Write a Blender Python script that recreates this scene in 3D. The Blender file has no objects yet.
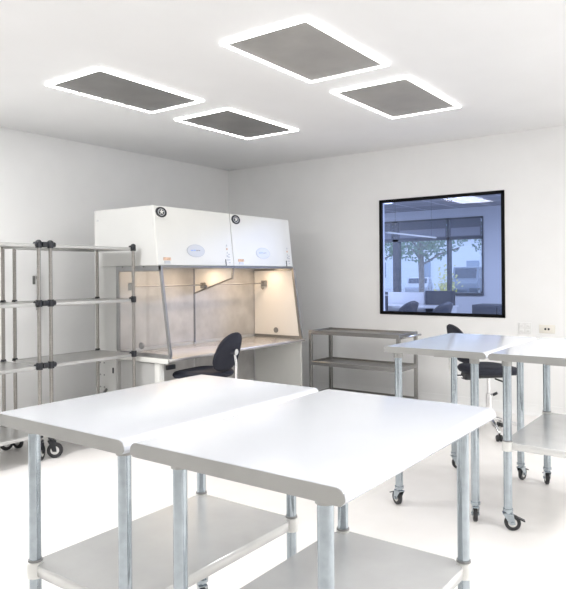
import bpy, bmesh, math, random
from mathutils import Vector, Matrix
PI = math.pi
random.seed(7)
SC = bpy.context.scene
COL = SC.collection
H = 2.733            # lab ceiling height

# ------------------------------------------------------------------ materials
def mat(name, col, metal=0.0, rough=0.5, noise=0.0, nscale=20.0, bump=0.0, stretch=None, emis=None, estr=0.0, coat=0.0, spec=None):
    m = bpy.data.materials.new(name); m.use_nodes = True
    nt = m.node_tree; b = nt.nodes['Principled BSDF']
    b.inputs['Base Color'].default_value = (*col, 1)
    b.inputs['Metallic'].default_value = metal
    b.inputs['Roughness'].default_value = rough
    if spec is not None: b.inputs['Specular IOR Level'].default_value = spec
    if coat: b.inputs['Coat Weight'].default_value = coat; b.inputs['Coat Roughness'].default_value = .08
    if emis:
        b.inputs['Emission Color'].default_value = (*emis, 1); b.inputs['Emission Strength'].default_value = estr
    if noise or bump:
        tc = nt.nodes.new('ShaderNodeTexCoord'); mp = nt.nodes.new('ShaderNodeMapping')
        nt.links.new(tc.outputs['Object'], mp.inputs['Vector'])
        if stretch: mp.inputs['Scale'].default_value = stretch
        n = nt.nodes.new('ShaderNodeTexNoise'); n.inputs['Scale'].default_value = nscale; n.inputs['Detail'].default_value = 4
        nt.links.new(mp.outputs['Vector'], n.inputs['Vector'])
        if noise:
            r = nt.nodes.new('ShaderNodeValToRGB')
            r.color_ramp.elements[0].position = .3; r.color_ramp.elements[1].position = .7
            r.color_ramp.elements[0].color = (*[c * (1 - noise) for c in col], 1)
            r.color_ramp.elements[1].color = (*[min(1, c * (1 + noise * .5)) for c in col], 1)
            nt.links.new(n.outputs['Fac'], r.inputs['Fac']); nt.links.new(r.outputs['Color'], b.inputs['Base Color'])
        if bump:
            bp = nt.nodes.new('ShaderNodeBump'); bp.inputs['Strength'].default_value = bump; bp.inputs['Distance'].default_value = .002
            nt.links.new(n.outputs['Fac'], bp.inputs['Height']); nt.links.new(bp.outputs['Normal'], b.inputs['Normal'])
    return m

def glass_mat(name, tint, gloss=0.06, rough=0.0):
    m = bpy.data.materials.new(name); m.use_nodes = True
    nt = m.node_tree; nt.nodes.clear()
    o = nt.nodes.new('ShaderNodeOutputMaterial'); mx = nt.nodes.new('ShaderNodeMixShader')
    t = nt.nodes.new('ShaderNodeBsdfTransparent'); g = nt.nodes.new('ShaderNodeBsdfGlossy')
    t.inputs['Color'].default_value = (*tint, 1); g.inputs['Roughness'].default_value = rough
    mx.inputs['Fac'].default_value = gloss
    nt.links.new(t.outputs[0], mx.inputs[1]); nt.links.new(g.outputs[0], mx.inputs[2]); nt.links.new(mx.outputs[0], o.inputs[0])
    return m

M = {}
M['wall'] = mat('wall_paint', (.87, .87, .865), 0, .55, .02, 3)
M['ceil'] = mat('ceiling_paint', (.86, .86, .86), 0, .6, .02, 2)
M['floor'] = mat('floor_vinyl', (.90, .875, .85), 0, .35, .03, 5)
M['top'] = mat('polished_steel_top', (.79, .815, .87), .25, .17, .015, 6, .02)
M['apron'] = mat('steel_sheet', (.40, .40, .39), .6, .34, .05, 12)  # grey kept darker than the top to put shade on the table ends
M['steel'] = mat('brushed_steel', (.34, .335, .325), .95, .30, .12, 30, .1, (1, 1, 12))
M['galv'] = mat('galvanised_tube', (.41, .46, .50), .95, .16, .12, 40, .05)
M['shelfsteel'] = mat('shelf_steel', (.52, .52, .51), .75, .28, .06, 8)
M['undershelf'] = mat('undershelf_steel', (.68, .68, .67), .4, .25, .05, 8)
M['sleeve'] = mat('sleeve_plastic', (.74, .74, .72), .3, .35)
M['chrome'] = mat('chrome', (.85, .85, .86), 1, .12)
M['alu'] = mat('aluminium_tube', (.33, .315, .295), .9, .32, .12, 25, 0, (1, 1, 6))
M['rubber'] = mat('black_rubber', (.025, .025, .028), 0, .5)
M['blackpl'] = mat('black_plastic', (.015, .017, .022), 0, .4)
M['fabric'] = mat('black_upholstery', (.012, .014, .026), 0, .75, .3, 160, .5)
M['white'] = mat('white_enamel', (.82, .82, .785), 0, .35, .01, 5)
M['whiteshade'] = mat('white_enamel_shaded', (.69, .69, .675), 0, .4, .01, 5)  # the hoods' white enamel with the shade of their sides put into it
M['grey'] = mat('grey_enamel', (.55, .55, .54), 0, .45, .03, 6)
M['inner'] = mat('hood_back_steel', (.52, .51, .50), .35, .42, .16, 7, .05)
M['innerw'] = mat('hood_inner_white', (.82, .80, .77), 0, .4)
M['worktop'] = mat('hood_worktop_steel', (.62, .60, .58), .5, .25, .05, 9)
M['frame'] = mat('frame_steel', (.30, .30, .30), .8, .35, .08, 20)
M['filter'] = mat('filter_grille', (.36, .35, .335), .1, .6, .12, 3)
M['filterdark'] = mat('filter_grille_dark', (.24, .235, .23), .1, .6, .15, 3)
M['rim'] = mat('lit_rim', (.9, .9, .9), 0, .5, emis=(1, 1, 1), estr=9)
M['lamp'] = mat('lit_diffuser', (.9, .9, .9), 0, .5, emis=(1, .99, .97), estr=3)
M['warm'] = mat('warm_tube', (.9, .85, .7), 0, .5, emis=(1, .78, .5), estr=7)
M['winframe'] = mat('black_window_frame', (.003, .003, .004), 0, .6, spec=.15)
M['blueglass'] = glass_mat('blue_tinted_glass', (.74, .81, 1.0), .018)
M['clear'] = glass_mat('clear_glass', (.93, .95, .95), .05)
M['hoodglass'] = glass_mat('hood_glass', (.94, .94, .93), .05)
M['label_o'] = mat('orange_sticker', (.80, .55, .38), 0, .5, .3, 60)
M['label_g'] = mat('oval_label_grey', (.56, .57, .58), .2, .35)
M['label_b'] = mat('label_blue_mark', (.25, .40, .80), 0, .4)
M['cream'] = mat('cream_plastic', (.80, .77, .70), 0, .4)
M['plate'] = mat('white_plastic_plate', (.82, .82, .81), 0, .4)
M['ofwall'] = mat('office_wall', (.62, .63, .65), 0, .6)
M['ofdark'] = mat('office_dark_frame', (.11, .115, .125), .3, .45)
M['blind'] = mat('roller_blind', (.20, .21, .23), 0, .8)
M['blindlow'] = mat('roller_blind_hem', (.34, .35, .38), 0, .8)
M['carpet'] = mat('office_carpet', (.22, .22, .24), 0, .9, .2, 90)
M['partition'] = mat('partition_fabric', (.085, .09, .105), 0, .85, .1, 100)
M['desk'] = mat('desk_laminate', (.70, .70, .70), 0, .4)
M['ofchair'] = mat('office_chair_shell', (.10, .105, .125), 0, .5)
M['ground'] = mat('asphalt', (.42, .42, .42), 0, .9, .1, 4)
M['lawn'] = mat('pale_lawn', (.42, .45, .28), 0, .95, .25, 3)
M['facade'] = mat('white_facade', (.66, .68, .70), 0, .8)
M['pane'] = mat('far_window_pane', (.25, .30, .36), .2, .15)
M['bark'] = mat('bark', (.20, .17, .15), 0, .9, .2, 20)
M['leaf'] = mat('leaf', (.17, .25, .15), 0, .7, .3, 3)
M['leafy'] = mat('yellow_leaf', (.60, .56, .18), 0, .7, .3, 3)
M['carpaint'] = mat('silver_car_paint', (.40, .41, .44), .5, .3)
M['vanpaint'] = mat('dark_van_paint', (.17, .19, .22), .4, .35)
M['carglass'] = mat('car_glass', (.05, .06, .08), .3, .1)

def tiles():
    m = bpy.data.materials.new('office_ceiling_tiles'); m.use_nodes = True
    nt = m.node_tree; b = nt.nodes['Principled BSDF']; b.inputs['Roughness'].default_value = .8
    tc = nt.nodes.new('ShaderNodeTexCoord'); br = nt.nodes.new('ShaderNodeTexBrick')
    br.offset = 0; br.inputs['Scale'].default_value = 1
    br.inputs['Brick Width'].default_value = .6; br.inputs['Row Height'].default_value = .6
    br.inputs['Mortar Size'].default_value = .022
    br.inputs['Color1'].default_value = (.40, .40, .42, 1); br.inputs['Color2'].default_value = (.36, .36, .38, 1)
    br.inputs['Mortar'].default_value = (.62, .62, .64, 1)
    nt.links.new(tc.outputs['Object'], br.inputs['Vector']); nt.links.new(br.outputs['Color'], b.inputs['Base Color'])
    return m
M['tiles'] = tiles()

# ------------------------------------------------------------------ mesh helpers
class MB:
    def __init__(s): s.bm = bmesh.new()
    def box(s, x0, x1, y0, y1, z0, z1, bev=0, seg=2):
        b = bmesh.new()
        bmesh.ops.create_cube(b, size=1)
        bmesh.ops.scale(b, vec=(abs(x1 - x0), abs(y1 - y0), abs(z1 - z0)), verts=b.verts)
        bmesh.ops.translate(b, vec=((x0 + x1) / 2, (y0 + y1) / 2, (z0 + z1) / 2), verts=b.verts)
        if bev: bmesh.ops.bevel(b, geom=b.edges[:], offset=bev, segments=seg, profile=.5, affect='EDGES')
        s.add(b); return s
    def add(s, b, mtx=None):
        if mtx is not None: bmesh.ops.transform(b, matrix=mtx, verts=b.verts)
        me = bpy.data.meshes.new('t'); b.to_mesh(me); b.free(); s.bm.from_mesh(me); bpy.data.meshes.remove(me)
    def cyl(s, p, q, r, r2=None, n=24, caps=True):
        p, q = Vector(p), Vector(q); d = q - p
        b = bmesh.new()
        bmesh.ops.create_cone(b, cap_ends=caps, segments=n, radius1=r, radius2=r if r2 is None else r2, depth=d.length)
        mt = Matrix.Translation((p + q) / 2) @ Vector((0, 0, 1)).rotation_difference(d).to_matrix().to_4x4()
        s.add(b, mt); return s
    def sph(s, c, r, sc=(1, 1, 1), n=20):
        b = bmesh.new(); bmesh.ops.create_uvsphere(b, u_segments=n, v_segments=n // 2, radius=r)
        s.add(b, Matrix.Translation(c) @ Matrix.Diagonal((*sc, 1))); return s
    def tube(s, pts, r, n=12):
        pts = [Vector(p) for p in pts]; rings = []
        for i, p in enumerate(pts):
            t = (pts[min(i + 1, len(pts) - 1)] - pts[max(i - 1, 0)]).normalized()
            a = Vector((0, 0, 1)) if abs(t.z) < .9 else Vector((1, 0, 0))
            u = t.cross(a).normalized(); v = t.cross(u)
            rings.append([s.bm.verts.new(p + (u * math.cos(2 * PI * k / n) + v * math.sin(2 * PI * k / n)) * r) for k in range(n)])
        for A, B in zip(rings, rings[1:]):
            for k in range(n): s.bm.faces.new((A[k], A[(k + 1) % n], B[(k + 1) % n], B[k]))
        s.bm.faces.new(rings[0]); s.bm.faces.new(rings[-1][::-1]); return s
    def prism(s, poly, axis, a, b, bev=0, seg=2):
        """poly: 2D points; axis 'y': poly in (x,z) extruded along y; 'z': poly in (x,y); 'x': poly in (y,z)"""
        def P(u, v, w): return {'y': (u, w, v), 'z': (u, v, w), 'x': (w, u, v)}[axis]
        m = bmesh.new()
        A = [m.verts.new(P(u, v, a)) for u, v in poly]; B = [m.verts.new(P(u, v, b)) for u, v in poly]
        m.faces.new(A); m.faces.new(B[::-1]); n = len(poly)
        for k in range(n): m.faces.new((A[k], B[k], B[(k + 1) % n], A[(k + 1) % n]))
        bmesh.ops.recalc_face_normals(m, faces=m.faces)
        if bev: bmesh.ops.bevel(m, geom=m.edges[:], offset=bev, segments=seg, profile=.5, affect='EDGES')
        s.add(m); return s
    def lathe(s, prof, c=(0, 0, 0), n=32, axis='z'):
        rings = []
        for r, z in prof:
            ring = []
            for k in range(n):
                a = 2 * PI * k / n
                v = (r * math.cos(a), r * math.sin(a), z)
                if axis == 'y': v = (v[0], v[2], v[1])
                if axis == 'x': v = (v[2], v[0], v[1])
                ring.append(s.bm.verts.new(Vector(v) + Vector(c)))
            rings.append(ring)
        for A, B in zip(rings, rings[1:]):
            for k in range(n): s.bm.faces.new((A[k], A[(k + 1) % n], B[(k + 1) % n], B[k]))
        return s
    def build(s, name, m, parent=None, smooth=True, label=None):
        bmesh.ops.recalc_face_normals(s.bm, faces=s.bm.faces)
        me = bpy.data.meshes.new(name); s.bm.to_mesh(me); s.bm.free()
        o = bpy.data.objects.new(name, me); COL.objects.link(o)
        me.materials.append(m)
        if smooth:
            for p in me.polygons: p.use_smooth = True
            try: me.set_sharp_from_angle(angle=math.radians(35))
            except Exception: pass
        if parent is not None: o.parent = parent
        if label: o['label'] = label
        return o

def thing(name, label, cat, loc=(0, 0, 0), rz=0, group=None):
    o = bpy.data.objects.new(name, None); COL.objects.link(o)
    o.empty_display_size = .1
    o.location = loc; o.rotation_euler = (0, 0, rz)
    o['label'] = label; o['category'] = cat
    if group: o['group'] = group
    return o
def tag(o, label, cat, group=None, kind=None):
    o['label'] = label; o['category'] = cat
    if group: o['group'] = group
    if kind: o['kind'] = kind
    return o
def struct(o, label=None):
    o['kind'] = 'structure'
    if label: o['label'] = label
    return o
def copy_tree(o, parent=None):
    c = o.copy(); COL.objects.link(c)
    if parent is not None: c.parent = parent; c.matrix_parent_inverse = o.matrix_parent_inverse
    for ch in list(o.children): copy_tree(ch, c)
    return c

# ------------------------------------------------------------------ the setting
RX, RY = 8.0, -9.5
WX0, WX1, WZ0, WZ1 = 2.202, 3.575, .92, 2.178
struct(MB().box(-.12, RX + .12, RY - .12, .12, -.1, 0).build('floor', M['floor']))
struct(MB().box(-.12, RX + .12, RY - .12, .12, H, H + .1).build('ceiling', M['ceil']))
struct(MB().box(-.12, 0, RY, .12, 0, H).build('wall_left', M['wall']))
struct(MB().box(RX, RX + .12, RY, .12, 0, H).build('wall_right', M['wall']))
struct(MB().box(-.12, RX + .12, RY - .12, RY, 0, H).build('wall_front', M['wall']))
w = MB()
w.box(0, WX0, 0, .12, 0, H).box(WX1, RX, 0, .12, 0, H).box(WX0, WX1, 0, .12, 0, WZ0).box(WX0, WX1, 0, .12, WZ1, H)
struct(w.build('wall_back', M['wall'], smooth=False))
# white coved skirting
def skirting(name, pts, axis, a, b):
    return struct(MB().prism(pts, axis, a, b).build(name, M['wall']))
skirting('baseboard_back', [(-.0, 0), (-.0, .1), (-.006, .1), (-.008, .03), (-.02, .012), (-.045, 0)], 'x', .0, RX)
skirting('baseboard_left', [(0, 0), (0, .1), (.006, .1), (.008, .03), (.02, .012), (.045, 0)], 'y', RY, 0)
# observation window
wf = MB(); t = .033
for a in ((WX0, WX0 + t, WZ0, WZ1), (WX1 - t, WX1, WZ0, WZ1), (WX0, WX1, WZ0, WZ0 + t), (WX0, WX1, WZ1 - t, WZ1)):
    wf.box(a[0], a[1], -.012, .024, a[2], a[3], .004, 1)
win = struct(wf.build('window_1', M['winframe']), 'black framed observation window with blue tinted glass')
MB().box(WX0 + t, WX1 - t, .004, .010, WZ0 + t, WZ1 - t).build('window_pane', M['blueglass'], win, False, 'blue tinted glass')

# ------------------------------------------------------------------ ceiling filter panels
def ceiling_panel(x, y, lx, ly, dark, label):
    th = thing('ceiling_panel', label, 'ceiling panel', (x, y, H), 0, 'square lit-rim panels in the lab ceiling')
    r = .025
    m = MB()
    m.box(0, lx, 0, r, -.012, 0, .003, 1).box(0, lx, ly - r, ly, -.012, 0, .003, 1)
    m.box(0, r, r, ly - r, -.012, 0, .003, 1).box(lx - r, lx, r, ly - r, -.012, 0, .003, 1)
    m.build('lit_rim', M['rim'], th, label='glowing white rim')
    MB().box(r, lx - r, r, ly - r, -.006, 0).build('filter_grille', M['filterdark' if dark else 'filter'], th, False, 'grey grille')
    if dark:
        for k in range(3):
            MB().box(r, r + .012, ly * (.25 + .22 * k), ly * (.25 + .22 * k) + .02, -.016, -.006, .002, 1).build('clip', M['cream'], th, label='small pale clip')
    return th
ceiling_panel(1.455, -2.395, .625, 1.01, True, 'small dark grey ceiling panel with white rim, nearest the room corner above the white hoods')
ceiling_panel(1.48, -3.68, .60, 1.0, True, 'dark grey ceiling panel with white rim at the upper left, nearest the racks')
ceiling_panel(3.005, -3.53, .62, .96, False, 'largest looking grey ceiling panel with thick white rim at the top centre')
ceiling_panel(2.99, -2.275, .625, 1.015, False, 'mid grey ceiling panel with white rim nearest the blue window')

# ceiling lights of the unseen half of the room
def area(name, x, y, z, sx, sy, pw, col=(1, 1, 1), rot=(0, 0, 0), spread=PI):
    l = bpy.data.lights.new(name, 'AREA'); l.shape = 'RECTANGLE'; l.size = sx; l.size_y = sy
    l.energy = pw; l.color = col; l.spread = spread
    o = bpy.data.objects.new(name, l); COL.objects.link(o); o.location = (x, y, z); o.rotation_euler = rot
    return o
for i, (x, y) in enumerate(((6.4, -1.9), (6.4, -4.0), (6.4, -6.2), (4.0, -6.2), (1.35, -5.0), (4.0, -8.2))):
    th = thing('ceiling_light', 'flat white ceiling light beyond the frame of the photograph', 'ceiling light', (x, y, H), 0, 'ceiling lights out of view')
    MB().box(-.33, .33, -.63, .63, -.02, 0, .005, 1).build('housing', M['white'], th)
    MB().box(-.30, .30, -.60, .60, -.024, -.019).build('diffuser', M['lamp'], th, False)
    area('ceiling_lamp', x, y, H - .03, .6, 1.2, (50, 28, 9, 4, 56, 6)[i])

# ------------------------------------------------------------------ casters and tables
def caster(parent, x, y, ztop, r=.042, ang=.4, brake=True, fork_m='galv'):
    """swivel caster under a leg, wheel touching z = 0"""
    m = MB(); h = ztop
    m.cyl((x, y, h), (x, y, h - .012), .026).cyl((x, y, h - .01), (x, y, h - .025), .018)
    off = .022; cx, cy = x + off * math.cos(ang), y + off * math.sin(ang)
    px, py = -math.sin(ang), math.cos(ang)
    b = bmesh.new()
    f = MB()
    top = h - .024
    for s in (-1, 1):
        pr = MB().prism([(-.028, top - r * 0 + 0), (.026, top), (off + .014, r - .008), (off - .014, r - .008)], 'y', s * .017 - .0015, s * .017 + .0015, 0)
        me = bpy.data.meshes.new('t'); pr.bm.to_mesh(me); pr.bm.free(); f.bm.from_mesh(me); bpy.data.meshes.remove(me)
    f.box(-.028, .026, -.0185, .0185, top - .003, top + .001)
    f.cyl((off, -.022, r), (off, .022, r), .008, n=12)
    b2 = f.bm; me = bpy.data.meshes.new('t'); b2.transform(Matrix.Translation((x, y, 0)) @ Matrix.Rotation(ang, 4, 'Z')); b2.to_mesh(me); b2.free()
    m.bm.from_mesh(me); bpy.data.meshes.remove(me)
    c = m.build('caster', M[fork_m], parent)
    wv = MB().lathe([(r * .55, -.010), (r * .9, -.011), (r, -.006), (r, .006), (r * .9, .011), (r * .55, .010), (r * .55, -.010)], (0, 0, 0), 28, 'y')
    wv.bm.transform(Matrix.Translation((cx, cy, r)) @ Matrix.Rotation(ang, 4, 'Z'))
    wv.build('wheel', M['rubber'], c, label='black rubber wheel')
    hb = MB().cyl((0, -.009, 0), (0, .009, 0), r * .57, n=24)
    hb.bm.transform(Matrix.Translation((cx, cy, r)) @ Matrix.Rotation(ang, 4, 'Z'))
    hb.build('hub', M['sleeve'], c, label='pale hub')
    if brake:
        k = MB().box(-.018, .034, -.016, .016, 0, .006, .002, 1)
        k.bm.transform(Matrix.Translation((cx + .03 * math.cos(ang), cy + .03 * math.sin(ang), r + .022)) @ Matrix.Rotation(ang, 4, 'Z') @ Matrix.Rotation(.4, 4, 'Y'))
        k.build('brake_lever', M['blackpl'], c)
    return c

TZ = .94
def table_profile(w):
    """cross-section of the top: rolled long edges, cut back underneath"""
    pts = []; r = .022; d = .036
    for s in (1, -1):
        q = []
        cx = w / 2 - r
        for k in range(7):
            a = PI / 2 - k * PI / 12
            q.append((s * (cx + r * math.cos(a)), -r + r * math.sin(a)))
        q.append((s * w / 2, -.026)); q.append((s * (w / 2 - .010), -d)); 
        pts += q if s == 1 else q[::-1]
    return pts
def work_table(name, label, x0, x1, y0, y1, legs, shelf_z=.46, has_shelf=True, rz=0, R=.0185, cangs=(.4, 2.0, -.6, 1.1)):
    cx, cy = (x0 + x1) / 2, (y0 + y1) / 2; w, l = x1 - x0, y1 - y0
    th = thing(name, label, 'table', (cx, cy, 0), rz, 'stainless steel work tables')
    m = MB().prism([(u, v + TZ) for u, v in table_profile(w)], 'y', -l / 2 + .002, l / 2 - .002)
    m.build('tabletop', M['top'], th)
    # end plates close the folded ends; their darker grey carries painted shade
    for s in (-1, 1):
        pr = table_profile(w - .002)
        a, b = sorted((s * (l / 2 - .002), s * l / 2))
        MB().prism([(u, v + TZ - .0006) for u, v in pr], 'y', a, b).build('end_apron', M['apron'], th, label='flat folded end in painted shade grey')
    m = MB().box(-.05, .05, -l / 2 + .14, l / 2 - .14, TZ - .06, TZ - .034)
    m.box(-w / 2 + .06, w / 2 - .06, -.03, .03, TZ - .06, TZ - .034)
    m.build('stiffener', M['apron'], th)
    zc = .115
    for i, (lx, ly) in enumerate(legs):
        lx -= cx; ly -= cy
        lg = MB().cyl((lx, ly, zc), (lx, ly, TZ - .05), R, n=28).build('leg', M['galv'], th)
        MB().lathe([(R, TZ - .070), (R + .0045, TZ - .070), (R + .0045, TZ - .045), (R + .018, TZ - .042), (R + .018, TZ - .034), (R, TZ - .034)], (lx, ly, 0)).build('collar', M['apron'], lg, label='grey leg socket')
        if has_shelf:
            MB().lathe([(R, shelf_z - .045), (R + .006, shelf_z - .044), (R + .007, shelf_z - .012), (R + .005, shelf_z + .004), (R, shelf_z + .006)], (lx, ly, 0)).build('shelf_sleeve', M['sleeve'], lg, label='pale shelf bracket')
            MB().lathe([(R, shelf_z + .005), (R + .004, shelf_z + .006), (R + .003, shelf_z + .012), (R, shelf_z + .012)], (lx, ly, 0)).build('ring', M['frame'], lg)
        caster(th, lx, ly, zc, ang=cangs[i])
    if has_shelf:
        sx0 = min(a for a, b in legs) - cx; sx1 = max(a for a, b in legs) - cx
        sy0 = min(b for a, b in legs) - cy; sy1 = max(b for a, b in legs) - cy
        e = .012
        poly = []
        c = .045
        X0, X1, Y0, Y1 = sx0 - e, sx1 + e, sy0 - e, sy1 + e
        poly = [(X0 + c, Y0), (X1 - c, Y0), (X1, Y0 + c), (X1, Y1 - c), (X1 - c, Y1), (X0 + c, Y1), (X0, Y1 - c), (X0, Y0 + c)]
        MB().prism(poly, 'z', shelf_z - .036, shelf_z, .003, 1).build('undershelf', M['undershelf'], th)
    return th

work_table('work_table', 'left of the two large white-topped steel tables in the foreground', 3.62, 4.236, -5.29, -4.375,
           [(3.70, -5.2), (4.13, -5.2), (3.695, -4.44), (4.15, -4.44)])
work_table('work_table', 'right of the two large white-topped steel tables in the foreground', 4.252, 4.885, -5.285, -4.37,
           [(4.345, -5.2), (4.785, -5.2), (4.365, -4.43), (4.80, -4.43)])
work_table('work_table', 'white-topped steel table without lower shelf, in front of the chair by the blue window', 3.79, 4.392, -3.0, -2.0,
           [(3.85, -2.93), (3.85, -2.06), (4.305, -2.93), (4.30, -2.06)], has_shelf=False, R=.022, cangs=(2.6, .6, 2.0, 1.4))
work_table('work_table', 'white-topped steel table with lower shelf at the right edge, in front of the wall sockets', 4.404, 5.01, -3.01, -2.0,
           [(4.48, -2.93), (4.465, -2.06), (4.95, -2.93), (4.95, -2.06)], shelf_z=.465, R=.022)

# ------------------------------------------------------------------ storage racks
def rack(label, y0, y1, joints_right):
    X0, X1 = .80, 1.285; r = .014
    th = thing('storage_rack', label, 'rack', ((X0 + X1) / 2, (y0 + y1) / 2, 0), 0, 'tube racks along the left wall')
    cx, cy = (X0 + X1) / 2, (y0 + y1) / 2
    hx, hy = (X1 - X0) / 2, (y1 - y0) / 2
    for sx in (-1, 1):
        for sy in (-1, 1):
            x, y = sx * hx, sy * hy
            p = MB().cyl((x, y, .15), (x, y, 1.6), r, n=20).build('post', M['alu'], th)
            for z in (.20, .70, 1.163, 1.60):
                m = MB()
                if sx > 0:
                    m.cyl((x, y, z - .026), (x, y, z + (.026 if z < 1.5 else .016)), .023, n=20).sph((x, y, z + (.0 if z < 1.5 else .016)), .0235, (1, 1, .8), 16)
                    m.cyl((x, y - sy * .0, z), (x, y - sy * .036, z), .019, n=16)
                else:
                    m.cyl((x, y, z - .004), (x, y, z + .016), .024, .018, n=20)
                m.build('joint', M['blackpl'], p, label='black plastic joint')
            caster(th, x, y, .155, r=.058, ang=(.5, 1.9)[sy > 0] + sx * .3, brake=False, fork_m='blackpl')
    for z in (.20, .70, 1.163, 1.60):
        m = MB()
        m.box(-hx + .012, hx - .012, -hy + .014, hy - .014, z - .004, z)
        for s in (-1, 1):
            m.box(s * hx - .010, s * hx + .010, -hy + .03, hy - .03, z - .022, z + .004, .003, 1)
            m.box(-hx + .02, hx - .02, s * hy - .008, s * hy + .008, z - .022, z + .004, .003, 1)
        m.build('shelf', M['shelfsteel'], th)
    return th
rack('steel tube rack with black joints standing beside the white hood', -3.520, -2.723, False)
rack('steel tube rack with black joints at the left edge, further from the hood', -4.42, -3.618, True)
# clamps that tie the racks together
for z in (.70, 1.163, 1.60):
    tag(MB().box(1.268, 1.302, -3.594, -3.544, z - .020, z + .020, .006, 2).build('rack_clamp', M['blackpl']),
        {.70: 'lowest black clamp joining the two tube racks', 1.163: 'middle black clamp joining the two tube racks', 1.60: 'topmost black clamp joining the two tube racks'}[z], 'clamp', 'clamps between the racks')
# slim handle bar on the left wall
th = thing('pull_handle', 'slim vertical grey pull handle on the left wall behind the racks', 'handle', (0, -2.81, .99))
MB().box(.032, .046, -.012, .012, 0, .42, .004).build('grip', M['steel'], th)
for z in (.05, .35): MB().box(0, .035, -.009, .009, z, z + .03, .003, 1).build('mount', M['steel'], th)
MB().box(0, .006, -.045, -.018, .30, .38, .002, 1).build('lock_plate', M['frame'], th)

# ------------------------------------------------------------------ hoods
XB, XI = .667, .978                  # back of the column, face of the column
ZB, ZT = 1.447, 1.960
def fx(z): return 1.455 + (ZT - z) / (ZT - ZB) * .055      # front face x at height z
def on_front(m, yc, zc, w, h, kind='ellipse', n=32, lift=.003, th=.003):
    """flat badge lying on the slanted front"""
    sl = .055 / (ZT - ZB)
    b = MB()
    if kind == 'ellipse': poly = [(w / 2 * math.cos(2 * PI * k / n), h / 2 * math.sin(2 * PI * k / n)) for k in range(n)]
    elif kind == 'star':
        poly = [((w / 2 if k % 2 == 0 else w / 5) * math.sin(PI * k / 5), (h / 2 if k % 2 == 0 else h / 5) * math.cos(PI * k / 5)) for k in range(10)]
    elif kind == 'tri': poly = [(-w / 2, -h / 2), (w / 2, -h / 2), (0, h / 2)]
    else: poly = [(-w / 2, -h / 2), (w / 2, -h / 2), (w / 2, h / 2), (-w / 2, h / 2)]
    b.prism(poly, 'x', 0, th)
    for v in b.bm.verts:
        v.co = Vector((fx(zc + v.co.z) + lift - .003 + v.co.x + .0, yc + v.co.y, zc + v.co.z))
    return b
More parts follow.
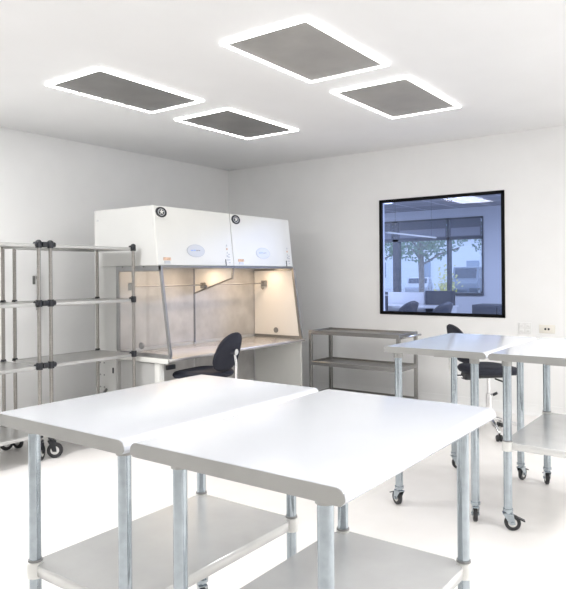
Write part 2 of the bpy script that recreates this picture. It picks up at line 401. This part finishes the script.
def hood(label, y0, y1, left_end, right_end):
    th = thing('laminar_flow_hood', label, 'lab hood', (0, 0, 0), 0, 'white clean air hoods on the bench')
    g = .002
    # column down to the floor
    MB().box(XB, XI - .012, y0 + g, y1 - g, 0, ZB, .004, 1).build('back_column', M['whiteshade'], th)
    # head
    MB().prism([(XB, ZB), (fx(ZB) - .012, ZB), (fx(ZT) - .012, ZT), (XB, ZT)], 'y', y0 + g, y1 - g, .004, 1).build('head', M['whiteshade'], th)
    MB().prism([(fx(ZB) - .012, ZB + .004), (fx(ZB), ZB + .004), (fx(ZT), ZT - .003), (fx(ZT) - .012, ZT - .003)], 'y', y0 + .004, y1 - .004, .002, 1).build('front_panel', M['white'], th)
    MB().box(fx(ZB) - .06, fx(ZB) + .006, y0 + g, y1 - g, ZB - .018, ZB, .002, 1).build('front_rail', M['steel'], th, label='thin steel rail under the white front')
    # steel back wall of the work space
    MB().box(XI - .012, XI, y0 + .008, y1 - .008, .70, ZB - .018).build('back_panel', M['inner'], th, False, 'mottled steel sheet')
    MB().box(XI - .012, XI, y0 + .02, y1 - .02, .20, .60).build('lower_panel', M['inner'], th, False, 'grey sheet below the bench')
    m = MB()
    m.box(XI, XI + .004, y0 + g, y0 + .012, .685, ZB - .018).box(XI, XI + .004, y1 - .012, y1 - g, .685, ZB - .018)
    m.build('edge_strip', M['frame'], th)
    # lamp
    lm = MB().box(1.22, 1.30, y0 + .08, y1 - .08, ZB - .010, ZB - .001, .003, 1).build('lamp_housing', M['white'], th)
    MB().cyl((1.26, y0 + .10, ZB - .006), (1.26, y1 - .10, ZB - .006), .008, n=14).build('lamp_tube', M['warm'], lm, label='glowing warm tube')
    # logos and stickers
    yl = y0 + .085
    e = on_front(None, yl, 1.905, .128, .090).build('logo_badge', M['blackpl'], th, False, 'black oval badge')
    on_front(None, yl, 1.905, .080, .060, lift=.005).build('badge_ring', M['label_g'], e, False)
    on_front(None, yl, 1.905, .064, .048, lift=.0065).build('badge_field', M['blackpl'], e, False)
    on_front(None, yl, 1.907, .060, .052, 'star', lift=.008).build('badge_star', M['white'], e, False)
    yo = y0 + .47
    lo = on_front(None, yo, 1.583, .228, .116).build('oval_label', M['label_g'], th, False, 'grey oval label')
    on_front(None, yo, 1.583, .212, .102, lift=.0042).build('label_field', mat('label_silver', (.62, .63, .64), .2, .4), lo, False)
    for k, (dy, w) in enumerate(((-.052, .030), (-.018, .022), (.012, .020), (.040, .022))):
        on_front(None, yo + dy, 1.585 + .002 * (k % 2), w, .008, 'rect', lift=.006).build('label_mark', M['label_b'] if k < 2 else M['frame'], lo, False)
    so = on_front(None, y0 + .11, ZB + .058, .085, .026, 'rect').build('orange_sticker', M['label_o'], th, False)
    on_front(None, y0 + .11, ZB + .030, .066, .024, 'rect').build('grey_sticker', M['label_g'], th, False)
    for k in range(5):
        s = on_front(None, y1 - .085, 1.645 - .034 * k, .020, .018, 'tri' if k % 2 == 0 else 'rect').build('warning_mark', M['label_g'] if k != 1 else M['label_o'], th, False)
    on_front(None, y1 - .115, ZB + .035, .012, .06, 'rect').build('key_slot', M['blackpl'], th, False)
    for k in range(4): on_front(None, y1 - .060, 1.56 - .026 * k, .024, .010, 'rect').build('small_mark', M['label_g'], th, False)
    # interior gas rail
    m = MB().cyl((1.135, y0 + .02, 1.268), (1.135, y1 - .02, 1.268), .007, n=12)
    rl = m.build('rail', M['steel'], th, label='thin steel service rail')
    e = y0 + .02 if left_end else y1 - .05
    MB().box(1.105, 1.165, e - .004, e + .034, 1.235, 1.300, .005, 1).build('rail_bracket', M['steel'], rl)
    if not left_end:
        MB().tube([(1.15, e - .05, 1.268), (1.15, e - .05, 1.22), (1.17, e - .05, 1.205), (1.18, e - .05, 1.22)], .007).build('tap', M['steel'], rl)
    else:
        e = y1 - .055
        MB().box(1.11, 1.16, e, e + .035, 1.235, 1.29, .005, 1).build('rail_bracket', M['steel'], rl)
        MB().cyl((1.16, e, 1.262), (1.19, e, 1.25), .016, n=14).build('tap', M['steel'], rl)
    # end walls
    if left_end:
        yl = y0
        fr = MB()
        fr.box(XI - .010, XI + .028, yl, yl + .018, .70, ZB - .0, .002, 1)           # rear upright
        fr.box(XI + .028, 1.545, yl, yl + .018, ZB - .048, ZB - .0, .002, 1)         # top bar
        fr.prism([(1.515, ZB), (1.545, ZB), (1.655, .694), (1.625, .694)], 'y', yl, yl + .018)  # slanted upright
        fr.prism([(XI + .028, .672), (1.650, .672), (1.645, .702), (XI + .028, .702)], 'y', yl, yl + .018)
        f = fr.build('side_frame', M['frame'], th, label='dark steel frame of the side window')
        MB().prism([(XI + .028, .702), (1.622, .702), (1.520, ZB - .048), (XI + .028, ZB - .048)], 'y', yl + .006, yl + .011).build('side_pane', M['hoodglass'], f, False, 'clear side window')
        MB().cyl((1.288, yl + .004, .760), (1.288, yl + .014, .760), .030, n=28).build('port_cover', M['frame'], f, label='round grey port cover')
        for x in (1.06, 1.33): MB().cyl((x, yl - .003, ZB - .006), (x, yl, ZB - .006), .006, n=12).build('bolt', M['blackpl'], f)
        on = MB().prism([(-.02 + .72, 1.86), (.02 + .72, 1.86), (.012 + .72, 1.875), (-.012 + .72, 1.875)], 'y', yl - .001, yl + .003).build('small_badge', M['label_g'], th, False)
    if right_end:
        yr = y1
        f = MB().prism([(XI, .672), (1.600, .672), (1.50, ZB - .018), (XI, ZB - .018)], 'y', yr - .012, yr).build('end_wall', M['innerw'], th, False, 'white inner end wall')
        MB().prism([(1.50, ZB - .018), (1.528, ZB - .018), (1.632, .672), (1.602, .672)], 'y', yr - .020, yr + .002).build('end_post', M['steel'], f, label='slanted steel post')
        MB().box(XI + .004, 1.60, yr - .022, yr - .010, .672, .700, .002, 1).build('foot_strip', M['frame'], f)
        MB().box(XI + .004, 1.49, yr - .022, yr - .010, ZB - .040, ZB - .018, .002, 1).build('head_strip', M['steel'], f)
        MB().cyl((1.283, yr - .018, .752), (1.283, yr - .008, .752), .030, n=28).build('port_cover', M['frame'], f, label='round grey port cover')
    else:
        # short partition between the two work spaces
        f = MB().prism([(XI + .02, 1.19), (1.475, 1.335), (1.495, ZB - .018), (XI + .02, ZB - .018)], 'y', y1 - .010, y1 - .004).build('divider', M['innerw'], th, False, 'white hanging divider with slanted lower edge')
        MB().prism([(XI + .004, 1.172), (1.480, 1.322), (1.500, 1.322), (1.512, ZB - .018), (1.496, ZB - .018), (1.484, 1.338), (XI + .004, 1.187)], 'y', y1 - .014, y1 - .001).build('divider_edge', M['steel'], f)
    area('hood_lamp', 1.26, (y0 + y1) / 2, ZB - .018, .06, y1 - y0 - .2, 3.0, (1, .74, .50))
    return th
YS = -1.670
hood('white clean air hood with black oval badge, left of the pair, with glazed side window', -2.65, YS, True, False)
hood('white clean air hood with black oval badge, right of the pair, nearer the room corner', YS, -.69, False, True)

# bench under the hoods
th = thing('hood_bench', 'long steel-topped bench under the two white hoods', 'bench', (1.3, -1.67, 0))
ox, oy = 1.3, -1.67
def L(m): m.bm.transform(Matrix.Translation((-ox, -oy, 0))); return m
L(MB().box(XI + .004, 1.655, -2.665, -.668, .646, .672, .006, 2)).build('worktop', M['worktop'], th)
L(MB().box(XI + .03, 1.635, -2.668, -2.655, .628, .668, .003, 1)).build('end_lip', M['white'], th, label='white end lip')
L(MB().box(1.30, 1.33, -2.61, -.74, .60, .646, .003, 1)).build('rail', M['grey'], th)
for y in (-2.62,):
    lg = L(MB().box(1.455, 1.515, y - .03, y + .03, .03, .646, .006, 2)).build('leg', M['white'], th)
    L(MB().cyl((1.485, y, 0), (1.485, y, .03), .024)).build('foot', M['blackpl'], lg)
sp = L(MB().box(XI + .03, 1.455, -2.635, -2.617, .25, .620, .003, 1)).build('side_panel', M['grey'], th)
L(MB().box(XI + .03, 1.64, -.735, -.715, .0, .646, .003, 1)).build('end_panel', M['white'], th, label='white end panel')
L(MB().cyl((1.15, -2.64, .28), (1.20, -2.645, .42), .010, n=12)).build('strut', M['frame'], th)
L(MB().box(1.535, 1.56, -2.60, -2.50, .565, .605, .004, 1)).build('switch_box', M['blackpl'], th, label='small black switch box')

# service plate with bolts at the foot of the left hood column
th = thing('service_plate', 'pale bolted service plate with black switch at the foot of the left hood column', 'plate', (.84, -2.65, .3))
MB().box(-.11, .125, -.008, .0, 0, .32, .003, 1).build('plate', M['whiteshade'], th)
for x in (-.085, -.030):
    for z in (.06, .17, .28): MB().cyl((x, -.014, z), (x, -.006, z), .007, n=12).build('bolt', M['frame'], th)
MB().box(.085, .100, -.016, -.006, .195, .245, .003, 1).build('switch', M['blackpl'], th)
MB().cyl((-.04, -.018, -.0), (.01, -.018, .045), .012, n=12).build('catch', M['frame'], th)

# ------------------------------------------------------------------ steel cart
x0, x1, y0, y1 = 1.74, 2.79, -.74, -.31
th = thing('utility_cart', 'three-tier stainless steel cart with side handle under the blue window wall', 'cart', ((x0 + x1) / 2, (y0 + y1) / 2, 0))
hx, hy = (x1 - x0) / 2, (y1 - y0) / 2
for sx in (-1, 1):
    for sy in (-1, 1):
        x, y = sx * (hx - .017), sy * (hy - .017)
        MB().box(x - .017, x + .017, y - .017, y + .017, .06, .775, .003, 1).build('post', M['steel'], th)
        MB().cyl((x, y, 0), (x, y, .06), .02, n=16).build('foot', M['rubber'], th)
for z in (.09, .430, .755):
    m = MB().box(-hx + .004, hx - .004, -hy + .004, hy - .004, z - .004, z)
    for s in (-1, 1):
        m.box(-hx + .026, hx - .026, s * (hy - .006) - .005, s * (hy - .006) + .005, z - .022, z + .018, .002, 1)
        m.box(s * (hx - .006) - .005, s * (hx - .006) + .005, -hy + .026, hy - .026, z - .022, z + .018, .002, 1)
    m.build('shelf', M['steel'], th)
MB().tube([(hx - .01, -hy + .05, .735), (hx + .05, -hy + .05, .750), (hx + .062, -hy + .075, .752), (hx + .062, hy - .075, .752), (hx + .05, hy - .05, .750), (hx - .01, hy - .05, .735)], .011).build('handle', M['steel'], th)

# ------------------------------------------------------------------ lab chairs
def lab_chair(label, loc, rz, sz, btop, spin):
    """faces local +x"""
    th = thing('lab_chair', label, 'chair', loc, rz, 'black swivel lab chairs')
    # seat cushion: superellipse outline, domed, waterfall front
    m = MB(); N = 40; rings = []
    def outline(a, f):
        c, s = math.cos(a), math.sin(a); e = .72
        return (.245 * f * math.copysign(abs(c) ** e, c), .235 * f * math.copysign(abs(s) ** e, s))
    prof = [(.0, -.052), (.80, -.052), (.95, -.045), (1.0, -.025), (.99, -.008), (.93, .006), (.80, .013), (.5, .012), (.0, .006)]
    for f, z in prof:
        rings.append([m.bm.verts.new((*outline(2 * PI * k / N, max(f, .001)), sz + z - (.022 * max(0, math.cos(2 * PI * k / N)) ** 2 * f * f if z > -.03 else .014 * max(0, math.cos(2 * PI * k / N)) * f))) for k in range(N)])
    for A, B in zip(rings, rings[1:]):
        for k in range(N): m.bm.faces.new((A[k], A[(k + 1) % N], B[(k + 1) % N], B[k]))
    m.build('seat', M['fabric'], th)
    MB().box(-.15, .10, -.11, .11, sz - .085, sz - .050, .012, 3).build('seat_plate', M['blackpl'], th)
    MB().box(-.235, -.12, -.05, .05, sz - .105, sz - .045, .014, 3).build('tilt_mechanism', M['blackpl'], th)
    # backrest: curved pad
    bh = .33; bz = btop - bh / 2; m = MB(); NU, NV = 17, 15; bw = .34
    def bpnt(a, f, th_):
        c, s = math.cos(a), math.sin(a); e = .80
        y = bw / 2 * f * math.copysign(abs(c) ** e, c); z = bh / 2 * f * math.copysign(abs(s) ** e, s)
        y *= 1 - .14 * (z / (bh / 2))
        x = -.285 + .9 * y * y - .34 * z + th_
        return (x, y, bz + z)
    rings = []
    for f, t_ in [(.001, .030), (.5, .030), (.8, .027), (.94, .018), (1.0, .0), (.96, -.014), (.8, -.022), (.001, -.024)]:
        rings.append([m.bm.verts.new(bpnt(2 * PI * k / 36, f, t_)) for k in range(36)])
    for A, B in zip(rings, rings[1:]):
        for k in range(36): m.bm.faces.new((A[k], A[(k + 1) % 36], B[(k + 1) % 36], B[k]))
    m.build('backrest', M['fabric'], th)
    br = MB().tube([(-.20, 0, sz - .075), (-.31, 0, sz - .075), (-.345, 0, sz - .04), (-.345, 0, sz + .08), (-.325, 0, bz + .01)], .013)
    b = br.build('back_bar', M['chrome'], th, label='chrome bar')
    MB().cyl((-.352, 0, bz + .0), (-.302, 0, bz + .0), .026, n=20).build('pivot_knob', M['chrome'], b)
    MB().cyl((.0, -.11, sz - .09), (.02, -.23, sz - .10), .007, n=10).build('lever', M['blackpl'], th)
    m = MB().cyl((0, 0, .30), (0, 0, sz - .08), .014, n=20)
    m.build('gas_lift', M['chrome'], th)
    MB().cyl((0, 0, .10), (0, 0, .34), .025, n=24).build('column', M['chrome'], th)
    MB().cyl((.02, -.03, .33), (.05, -.05, .35), .012, n=12).build('height_knob', M['blackpl'], th)
    for k in range(5):
        a = spin + k * 2 * PI / 5
        c, s = math.cos(a), math.sin(a)
        arm = MB(); q = [(.015, .115), (.015, .155), (.10, .135), (.285, .085), (.285, .065), (.10, .098)]
        arm.prism(q, 'y', -.014, .014, .004, 1); arm.bm.transform(Matrix.Rotation(a, 4, 'Z'))
        ar = arm.build('base_arm', M['chrome'], th)
        wm = MB()
        for sgn in (-1, 1):
            wm.lathe([(.004, -.010), (.022, -.010), (.027, -.004), (.027, .004), (.022, .010), (.004, .010)], (.275, sgn * .014, .027), 20, 'y')
        wm.cyl((.275, 0, .027), (.275, 0, .070), .008, n=10)
        wm.bm.transform(Matrix.Rotation(a, 4, 'Z')); wm.build('caster', M['rubber'], ar)
    return th
lab_chair('black lab chair with rounded backrest pushed up to the white hood bench', (1.70, -2.31, 0), PI + .09, .542, .882, .3)
lab_chair('black lab chair with chrome base behind the back table, under the blue window', (3.72, -.94, 0), .80, .570, .935, .75)

# ------------------------------------------------------------------ wall sockets
th = thing('wall_socket', 'pale four-gang wall socket plate, left of the two under the window side', 'socket', (3.761, 0, .829))
MB().box(-.062, .062, -.008, 0, -.055, .055, .003, 1).build('plate', M['plate'], th)
for x in (-.030, .030):
    for z in (-.025, .025): MB().box(x - .018, x + .018, -.012, -.007, z - .016, z + .016, .004, 2).build('outlet', M['grey'] if False else M['plate'], th)
th = thing('wall_socket', 'cream double wall socket with two dark holes, right of the pair', 'socket', (3.965, 0, .828))
MB().box(-.072, .072, -.010, 0, -.040, .040, .004, 2).build('plate', M['cream'], th)
for x in (-.014, .016): MB().box(x - .009, x + .009, -.013, -.009, -.010, .010, .003, 1).build('outlet', M['blackpl'], th, label='dark socket hole')

# ------------------------------------------------------------------ office behind the glass
OY = 5.0; OH = 2.56; OXL, OXR = -3.5, 6.5
struct(MB().box(OXL, OXR, .12, OY + .2, -.1, 0).build('floor_office', M['carpet']))
struct(MB().box(OXL, OXR, .12, OY + .2, OH, OH + .1).build('ceiling_office', M['tiles']))
struct(MB().box(OXL - .1, OXL, .12, OY + .2, 0, OH).build('wall_office_left', M['ofwall']))
struct(MB().box(OXR, OXR + .1, .12, OY + .2, 0, OH).build('wall_office_right', M['ofwall']))
SILL, HEAD = .985, 2.385
w = MB().box(OXL, 1.66, OY, OY + .2, 0, SILL).box(OXL, 1.66, OY, OY + .2, HEAD, OH).box(1.66, OXR, OY, OY + .2, 0, OH).box(OXL, -1.6, OY, OY + .2, SILL, HEAD)
struct(w.build('wall_office_back', M['ofwall'], smooth=False))
m = MB()
for a, b in ((-.115, .005), (.985, 1.035), (1.635, 1.66), (-1.6, -1.55)): m.box(a, b, OY - .02, OY + .1, SILL, HEAD)
m.box(-1.6, 1.66, OY - .02, OY + .1, 1.985, 2.03).box(-1.6, 1.66, OY - .04, OY + .1, SILL - .02, SILL + .025).box(-1.6, 1.66, OY - .02, OY + .1, HEAD - .03, HEAD)
ow = struct(m.build('window_2', M['ofdark'], smooth=False), 'wide office window with dark mullions seen through the blue glass')
for a, b in ((-1.55, -.115), (.005, .985), (1.035, 1.635)):
    MB().box(a, b, OY + .04, OY + .046, SILL + .025, HEAD - .03).build('window_pane', M['clear'], ow, False)
    th = thing('roller_blind', {-1.55: 'short dark roller blind over the left office window', .005: 'short dark roller blind over the middle office window', 1.035: 'short dark roller blind over the right office window'}[a], 'blind', (a, OY, 2.03), 0, 'roller blinds in the office')
    wd = b - a
    MB().box(.01, wd - .01, -.012, -.004, .0, .33).build('blind_fabric', M['blind'], th, False)
    MB().box(.03, wd - .03, -.018, -.013, .02, .17).build('hem_band', M['blindlow'], th, False, 'paler lower band')
area('office_fill_light', 4.4, 2.2, OH - .05, 1.2, 1.5, 190, (.95, .97, 1))  # unseen area lamp added to brighten the office
area('office_fill_light', -1.2, 2.4, OH - .05, 1.2, 1.5, 130, (.95, .97, 1))  # second added lamp, also out of sight, no fixture
th = thing('pendant_lamp', 'thin white linear lamp hanging in the office', 'lamp', (1.68, 1.95, 0))
MB().box(-.02, .02, -.75, .85, 1.895, 1.915, .004, 1).build('lamp_bar', M['white'], th)
for y in (-.5, .7): MB().cyl((0, y, 1.915), (0, y, OH), .002, n=8).build('cable', M['ofdark'], th)
for x, y, lb in ((.6, 3.3, 'left'), (1.9, 3.2, 'right')):
    th = thing('recessed_light', 'round recessed light in the office ceiling, %s one' % lb, 'ceiling light', (x, y, OH))
    MB().cyl((0, 0, -.012), (0, 0, 0), .13, n=28).build('trim_ring', M['white'], th)
    MB().cyl((0, 0, -.016), (0, 0, -.011), .11, n=28).build('diffuser', mat('office_diffuser', (.9, .9, .9), 0, .5, emis=(1, 1, 1), estr=1.6), th)
# desks
def desk(label, x, y, w, d, z):
    th = thing('office_desk', label, 'desk', (x, y, 0), 0, 'desks in the office')
    MB().box(-w / 2, w / 2, -d / 2, d / 2, z - .03, z, .004, 1).build('desk_top', M['desk'], th)
    for s in (-1, 1): MB().box(s * (w / 2 - .03) - .015, s * (w / 2 - .03) + .015, -d / 2 + .03, d / 2 - .03, 0, z - .03).build('desk_leg', M['desk'], th)
    return th
desk('pale desk behind the dark desk screen in the office', .85, 3.62, 1.5, .62, .83)
desk('pale desk nearest the blue glass in the office', 1.75, 2.2, 1.6, .6, .78)
def panel(label, x, y, w, z, m, name='desk_screen'):
    th = thing(name, label, 'partition', (x, y, 0))
    MB().box(-w / 2, w / 2, -.02, .02, .05, z, .006, 1).build('panel', m, th)
    for s in (-1, 1): MB().box(s * (w / 2 - .05) - .03, s * (w / 2 - .05) + .03, -.12, .12, 0, .05).build('foot', M['ofdark'], th)
panel('dark grey fabric desk screen behind the office chairs', 1.26, 3.98, .52, 1.07, M['partition'])
panel('pale low partition beside the dark desk screen', .62, 4.02, .70, 1.04, M['ofwall'])
panel('darker narrow partition at the left of the office view', .46, 3.2, .42, 1.0, M['partition'])
th = thing('storage_cabinet', 'dark grey low cabinet at the right side of the office view', 'cabinet', (2.60, 3.0, 0))
MB().box(-.36, .36, -.22, .22, .0, .905, .006, 1).build('body', M['partition'], th)
for s in (-1, 1):
    d = MB().box(s * .18 - .17, s * .18 + .17, -.236, -.221, .06, .88, .004, 1).build('door', M['partition'], th)
    MB().box(s * .04 - .008, s * .04 + .008, -.25, -.235, .45, .60).build('handle', M['steel'], d)
def office_chair(label, x, y, rz):
    th = thing('office_chair', label, 'chair', (x, y, 0), rz, 'curved office chairs')
    m = MB(); bm = m.bm; N = 17
    rows = []
    for j in range(9):
        z = .50 + .44 * j / 8; row = []
        for k in range(N):
            a = PI * (.12 + .76 * k / (N - 1)) ; R = .15 + .02 * j / 8
            zz = z - .12 * abs(k / (N - 1) - .5) ** 2 * 4 * (j / 8)
            row.append(bm.verts.new((-R * 1.4 * math.sin(a) - .08 * (j / 8) ** 2 + .06, R * 1.0 * math.cos(a), zz)))
        rows.append(row)
    for A, B in zip(rows, rows[1:]):
        for k in range(N - 1): bm.faces.new((A[k], A[k + 1], B[k + 1], B[k]))
    o = m.build('shell', M['ofchair'], th); sm = o.modifiers.new('s', 'SOLIDIFY'); sm.thickness = .035
    MB().box(-.22, .24, -.23, .23, .43, .49, .025, 3).build('seat', M['ofchair'], th)
    MB().cyl((0, 0, .06), (0, 0, .43), .025, n=16).build('column', M['steel'], th)
    for k in range(5):
        a = k * 2 * PI / 5
        MB().cyl((0, 0, .09), (.27 * math.cos(a), .27 * math.sin(a), .05), .016, .011, 10).build('base_arm', M['steel'], th)
        MB().sph((.27 * math.cos(a), .27 * math.sin(a), .026), .026, n=12).build('caster', M['rubber'], th)
office_chair('left of the two dark curved office chairs behind the blue glass', 1.02, 3.05, PI * .86)
office_chair('right of the two dark curved office chairs behind the blue glass', 1.60, 3.02, PI * .86)

# ------------------------------------------------------------------ outdoors beyond the office
GZ = -.35
struct(MB().box(-60, 40, OY + .2, 80, GZ - .2, GZ).build('ground', M['ground'], smooth=False))
struct(MB().box(-20, 5, 9.5, 14, GZ, GZ + .02).build('lawn', M['lawn'], smooth=False))
th = thing('white_building', 'long pale building across the street beyond the office window', 'building', (-18, 62, GZ))
MB().box(-26, 26, 0, 6, 0, 5.6).build('facade', M['facade'], th, False)
MB().box(-26.3, 26.3, -.4, 6.3, 5.6, 6.0).build('roof_edge', M['facade'], th, False)
for k in range(9):
    x = -24 + k * 5.6
    MB().box(x, x + 1.4, -.06, .02, 1.3, 3.1).build('window', M['pane'], th, False)
def tree(label, x, y, hgt, cr, seed, lm='leaf', n=900, trunk=.11):
    rd = random.Random(seed)
    th = thing('tree', label, 'tree', (x, y, GZ), 0)
    m = MB().tube([(0, 0, 0), (.03, 0, hgt * .3), (-.02, .02, hgt * .55), (0, 0, hgt * .8)], trunk)
    for k in range(9):
        a = k * 2.4; z0 = hgt * (.40 + .04 * k); l = cr * (.75 - .04 * k)
        m.tube([(0, 0, z0), (l * .5 * math.cos(a), l * .5 * math.sin(a), z0 + l * .28), (l * math.cos(a), l * math.sin(a), z0 + l * .42)], trunk * .32, 6)
    m.build('trunk', M['bark'], th)
    f = bmesh.new()
    for k in range(n):
        while True:
            p = Vector((rd.uniform(-1, 1), rd.uniform(-1, 1), rd.uniform(-1, 1)))
            if .35 < p.length < 1: break
        if math.sin(p.x * 5 + seed) * math.sin(p.y * 5) * math.sin(p.z * 6 + 1) > .28: continue
        c = Vector((p.x * cr, p.y * cr, hgt * .72 + p.z * hgt * .30))
        u = Vector((rd.gauss(0, 1), rd.gauss(0, 1), rd.gauss(0, 1))).normalized(); v = u.orthogonal().normalized()
        s = rd.uniform(.035, .075) * (cr / 1.6)
        f.faces.new([f.verts.new(c + u * s), f.verts.new(c + v * s * .6), f.verts.new(c - u * s), f.verts.new(c - v * s * .6)])
    me = bpy.data.meshes.new('foliage'); f.to_mesh(me); f.free(); me.materials.append(M[lm])
    o = bpy.data.objects.new('foliage', me); COL.objects.link(o); o.parent = th
tree('leafy street tree seen through the middle office window', -4.0, 15, 5.0, 1.9, 3, n=4200, trunk=.10)
tree('leafy tree seen through the right office window', -1.9, 17.5, 5.2, 1.5, 5, n=3000)
tree('tree seen through the narrow left office window', -6.9, 17, 5.2, 1.6, 9, n=2600)
# yellow shrub
f = bmesh.new(); rd = random.Random(4)
for k in range(420):
    p = Vector((rd.gauss(0, .16), rd.gauss(0, .16), abs(rd.gauss(1.1, .35)))); p.z = min(p.z, 2.0)
    u = Vector((rd.gauss(0, 1), rd.gauss(0, 1), rd.gauss(0, 1))).normalized(); v = u.orthogonal().normalized(); s = .055
    f.faces.new([f.verts.new(p + u * s), f.verts.new(p + v * s * .6), f.verts.new(p - u * s), f.verts.new(p - v * s * .6)])
me = bpy.data.meshes.new('shrub'); f.to_mesh(me); f.free(); me.materials.append(M['leafy'])
th = thing('shrub', 'yellow shrub beside the office window mullion, outdoors', 'shrub', (-2.62, 14.0, GZ), 0)
o = bpy.data.objects.new('foliage', me); COL.objects.link(o); o.parent = th
MB().cyl((0, 0, 0), (0, 0, .9), .04, .02, 8).build('stem', M['bark'], th)
def car(name, label, x, y, rz, prof, glass, wheels, paint, wd=1.75):
    th = thing(name, label, 'vehicle', (x, y, GZ), rz)
    MB().prism(prof, 'y', -wd / 2, wd / 2, .06, 2).build('body', M[paint], th)
    (ax, az), (bx, bz) = prof[3], prof[4]
    d = Vector((bx - ax, bz - az)); nn = Vector((-d.y, d.x)).normalized() * -.02
    p0 = Vector((ax, az)) + d * .12; p1 = Vector((ax, az)) + d * .9
    MB().prism([tuple(p0 - nn), tuple(p1 - nn), tuple(p1 + nn), tuple(p0 + nn)], 'y', -wd / 2 + .16, wd / 2 - .16).build('windscreen', M['carglass'], th, False)
    for s in (-1, 1):
        MB().prism(glass, 'y', s * wd / 2 - .01, s * wd / 2 + .015).build('side_window', M['carglass'], th, False)
        for wx in wheels if 1 else ():
            w_ = MB().cyl((wx, s * (wd / 2 - .2), .32), (wx, s * (wd / 2 + .01), .32), .32, n=24).build('wheel', M['rubber'], th)
            MB().cyl((wx, s * (wd / 2 + .005), .32), (wx, s * (wd / 2 + .02), .32), .19, n=20).build('hub_cap', M['sleeve'], w_)
CARX, VANX = -16.2, -12.1
sedan = [(-2.2, .25), (2.2, .25), (2.25, .7), (1.3, .92), (.75, 1.38), (-.9, 1.42), (-1.7, .98), (-2.25, .92)]
sg = [(-1.4, .96), (1.05, .94), (.65, 1.30), (-.85, 1.33)]
car('car', 'silver parked car seen under the tree through the office window', CARX, 42, -PI * .40, sedan, sg, (-1.35, 1.4), 'carpaint')
van = [(-2.1, .3), (2.1, .3), (2.15, 1.0), (1.6, 1.25), (1.1, 2.2), (-2.1, 2.25)]
vg = [(-1.7, 1.35), (1.35, 1.35), (1.0, 2.0), (-1.7, 2.0)]
car('van', 'dark parked van seen through the right office window', VANX, 42, -PI * .44, van, vg, (-1.3, 1.35), 'vanpaint', 1.9)

# ------------------------------------------------------------------ sky
wd = bpy.data.worlds.new('sky'); SC.world = wd; wd.use_nodes = True
bg = wd.node_tree.nodes['Background']; bg.inputs['Color'].default_value = (.86, .92, 1, 1); bg.inputs['Strength'].default_value = 2.0

# ------------------------------------------------------------------ camera
f, yaw, roll, sy = 639.5539, .6319, -.0078, 274.9311
fw = Vector((-math.sin(yaw), math.cos(yaw), 0)); rt = Vector((math.cos(yaw), math.sin(yaw), 0)); up = Vector((0, 0, 1))
R_ = math.cos(roll) * rt + math.sin(roll) * up; U_ = -math.sin(roll) * rt + math.cos(roll) * up
cd = bpy.data.cameras.new('camera'); cam = bpy.data.objects.new('camera', cd); COL.objects.link(cam)
cd.sensor_fit = 'HORIZONTAL'; cd.sensor_width = 36; cd.lens = f * 36 / 566
cd.shift_y = -(294.5 - sy) / 566
cd.clip_start = .05; cd.clip_end = 200
mt = Matrix((R_, U_, -fw)).transposed().to_4x4(); mt.translation = Vector((5.527, -6.362, 1.36))
cam.matrix_world = mt
SC.camera = cam
vs = SC.view_settings
SC.display_settings.display_device = 'sRGB'
vs.view_transform = 'Standard'; vs.look = 'None'; vs.exposure = .30; vs.gamma = 1; vs.use_curve_mapping = False
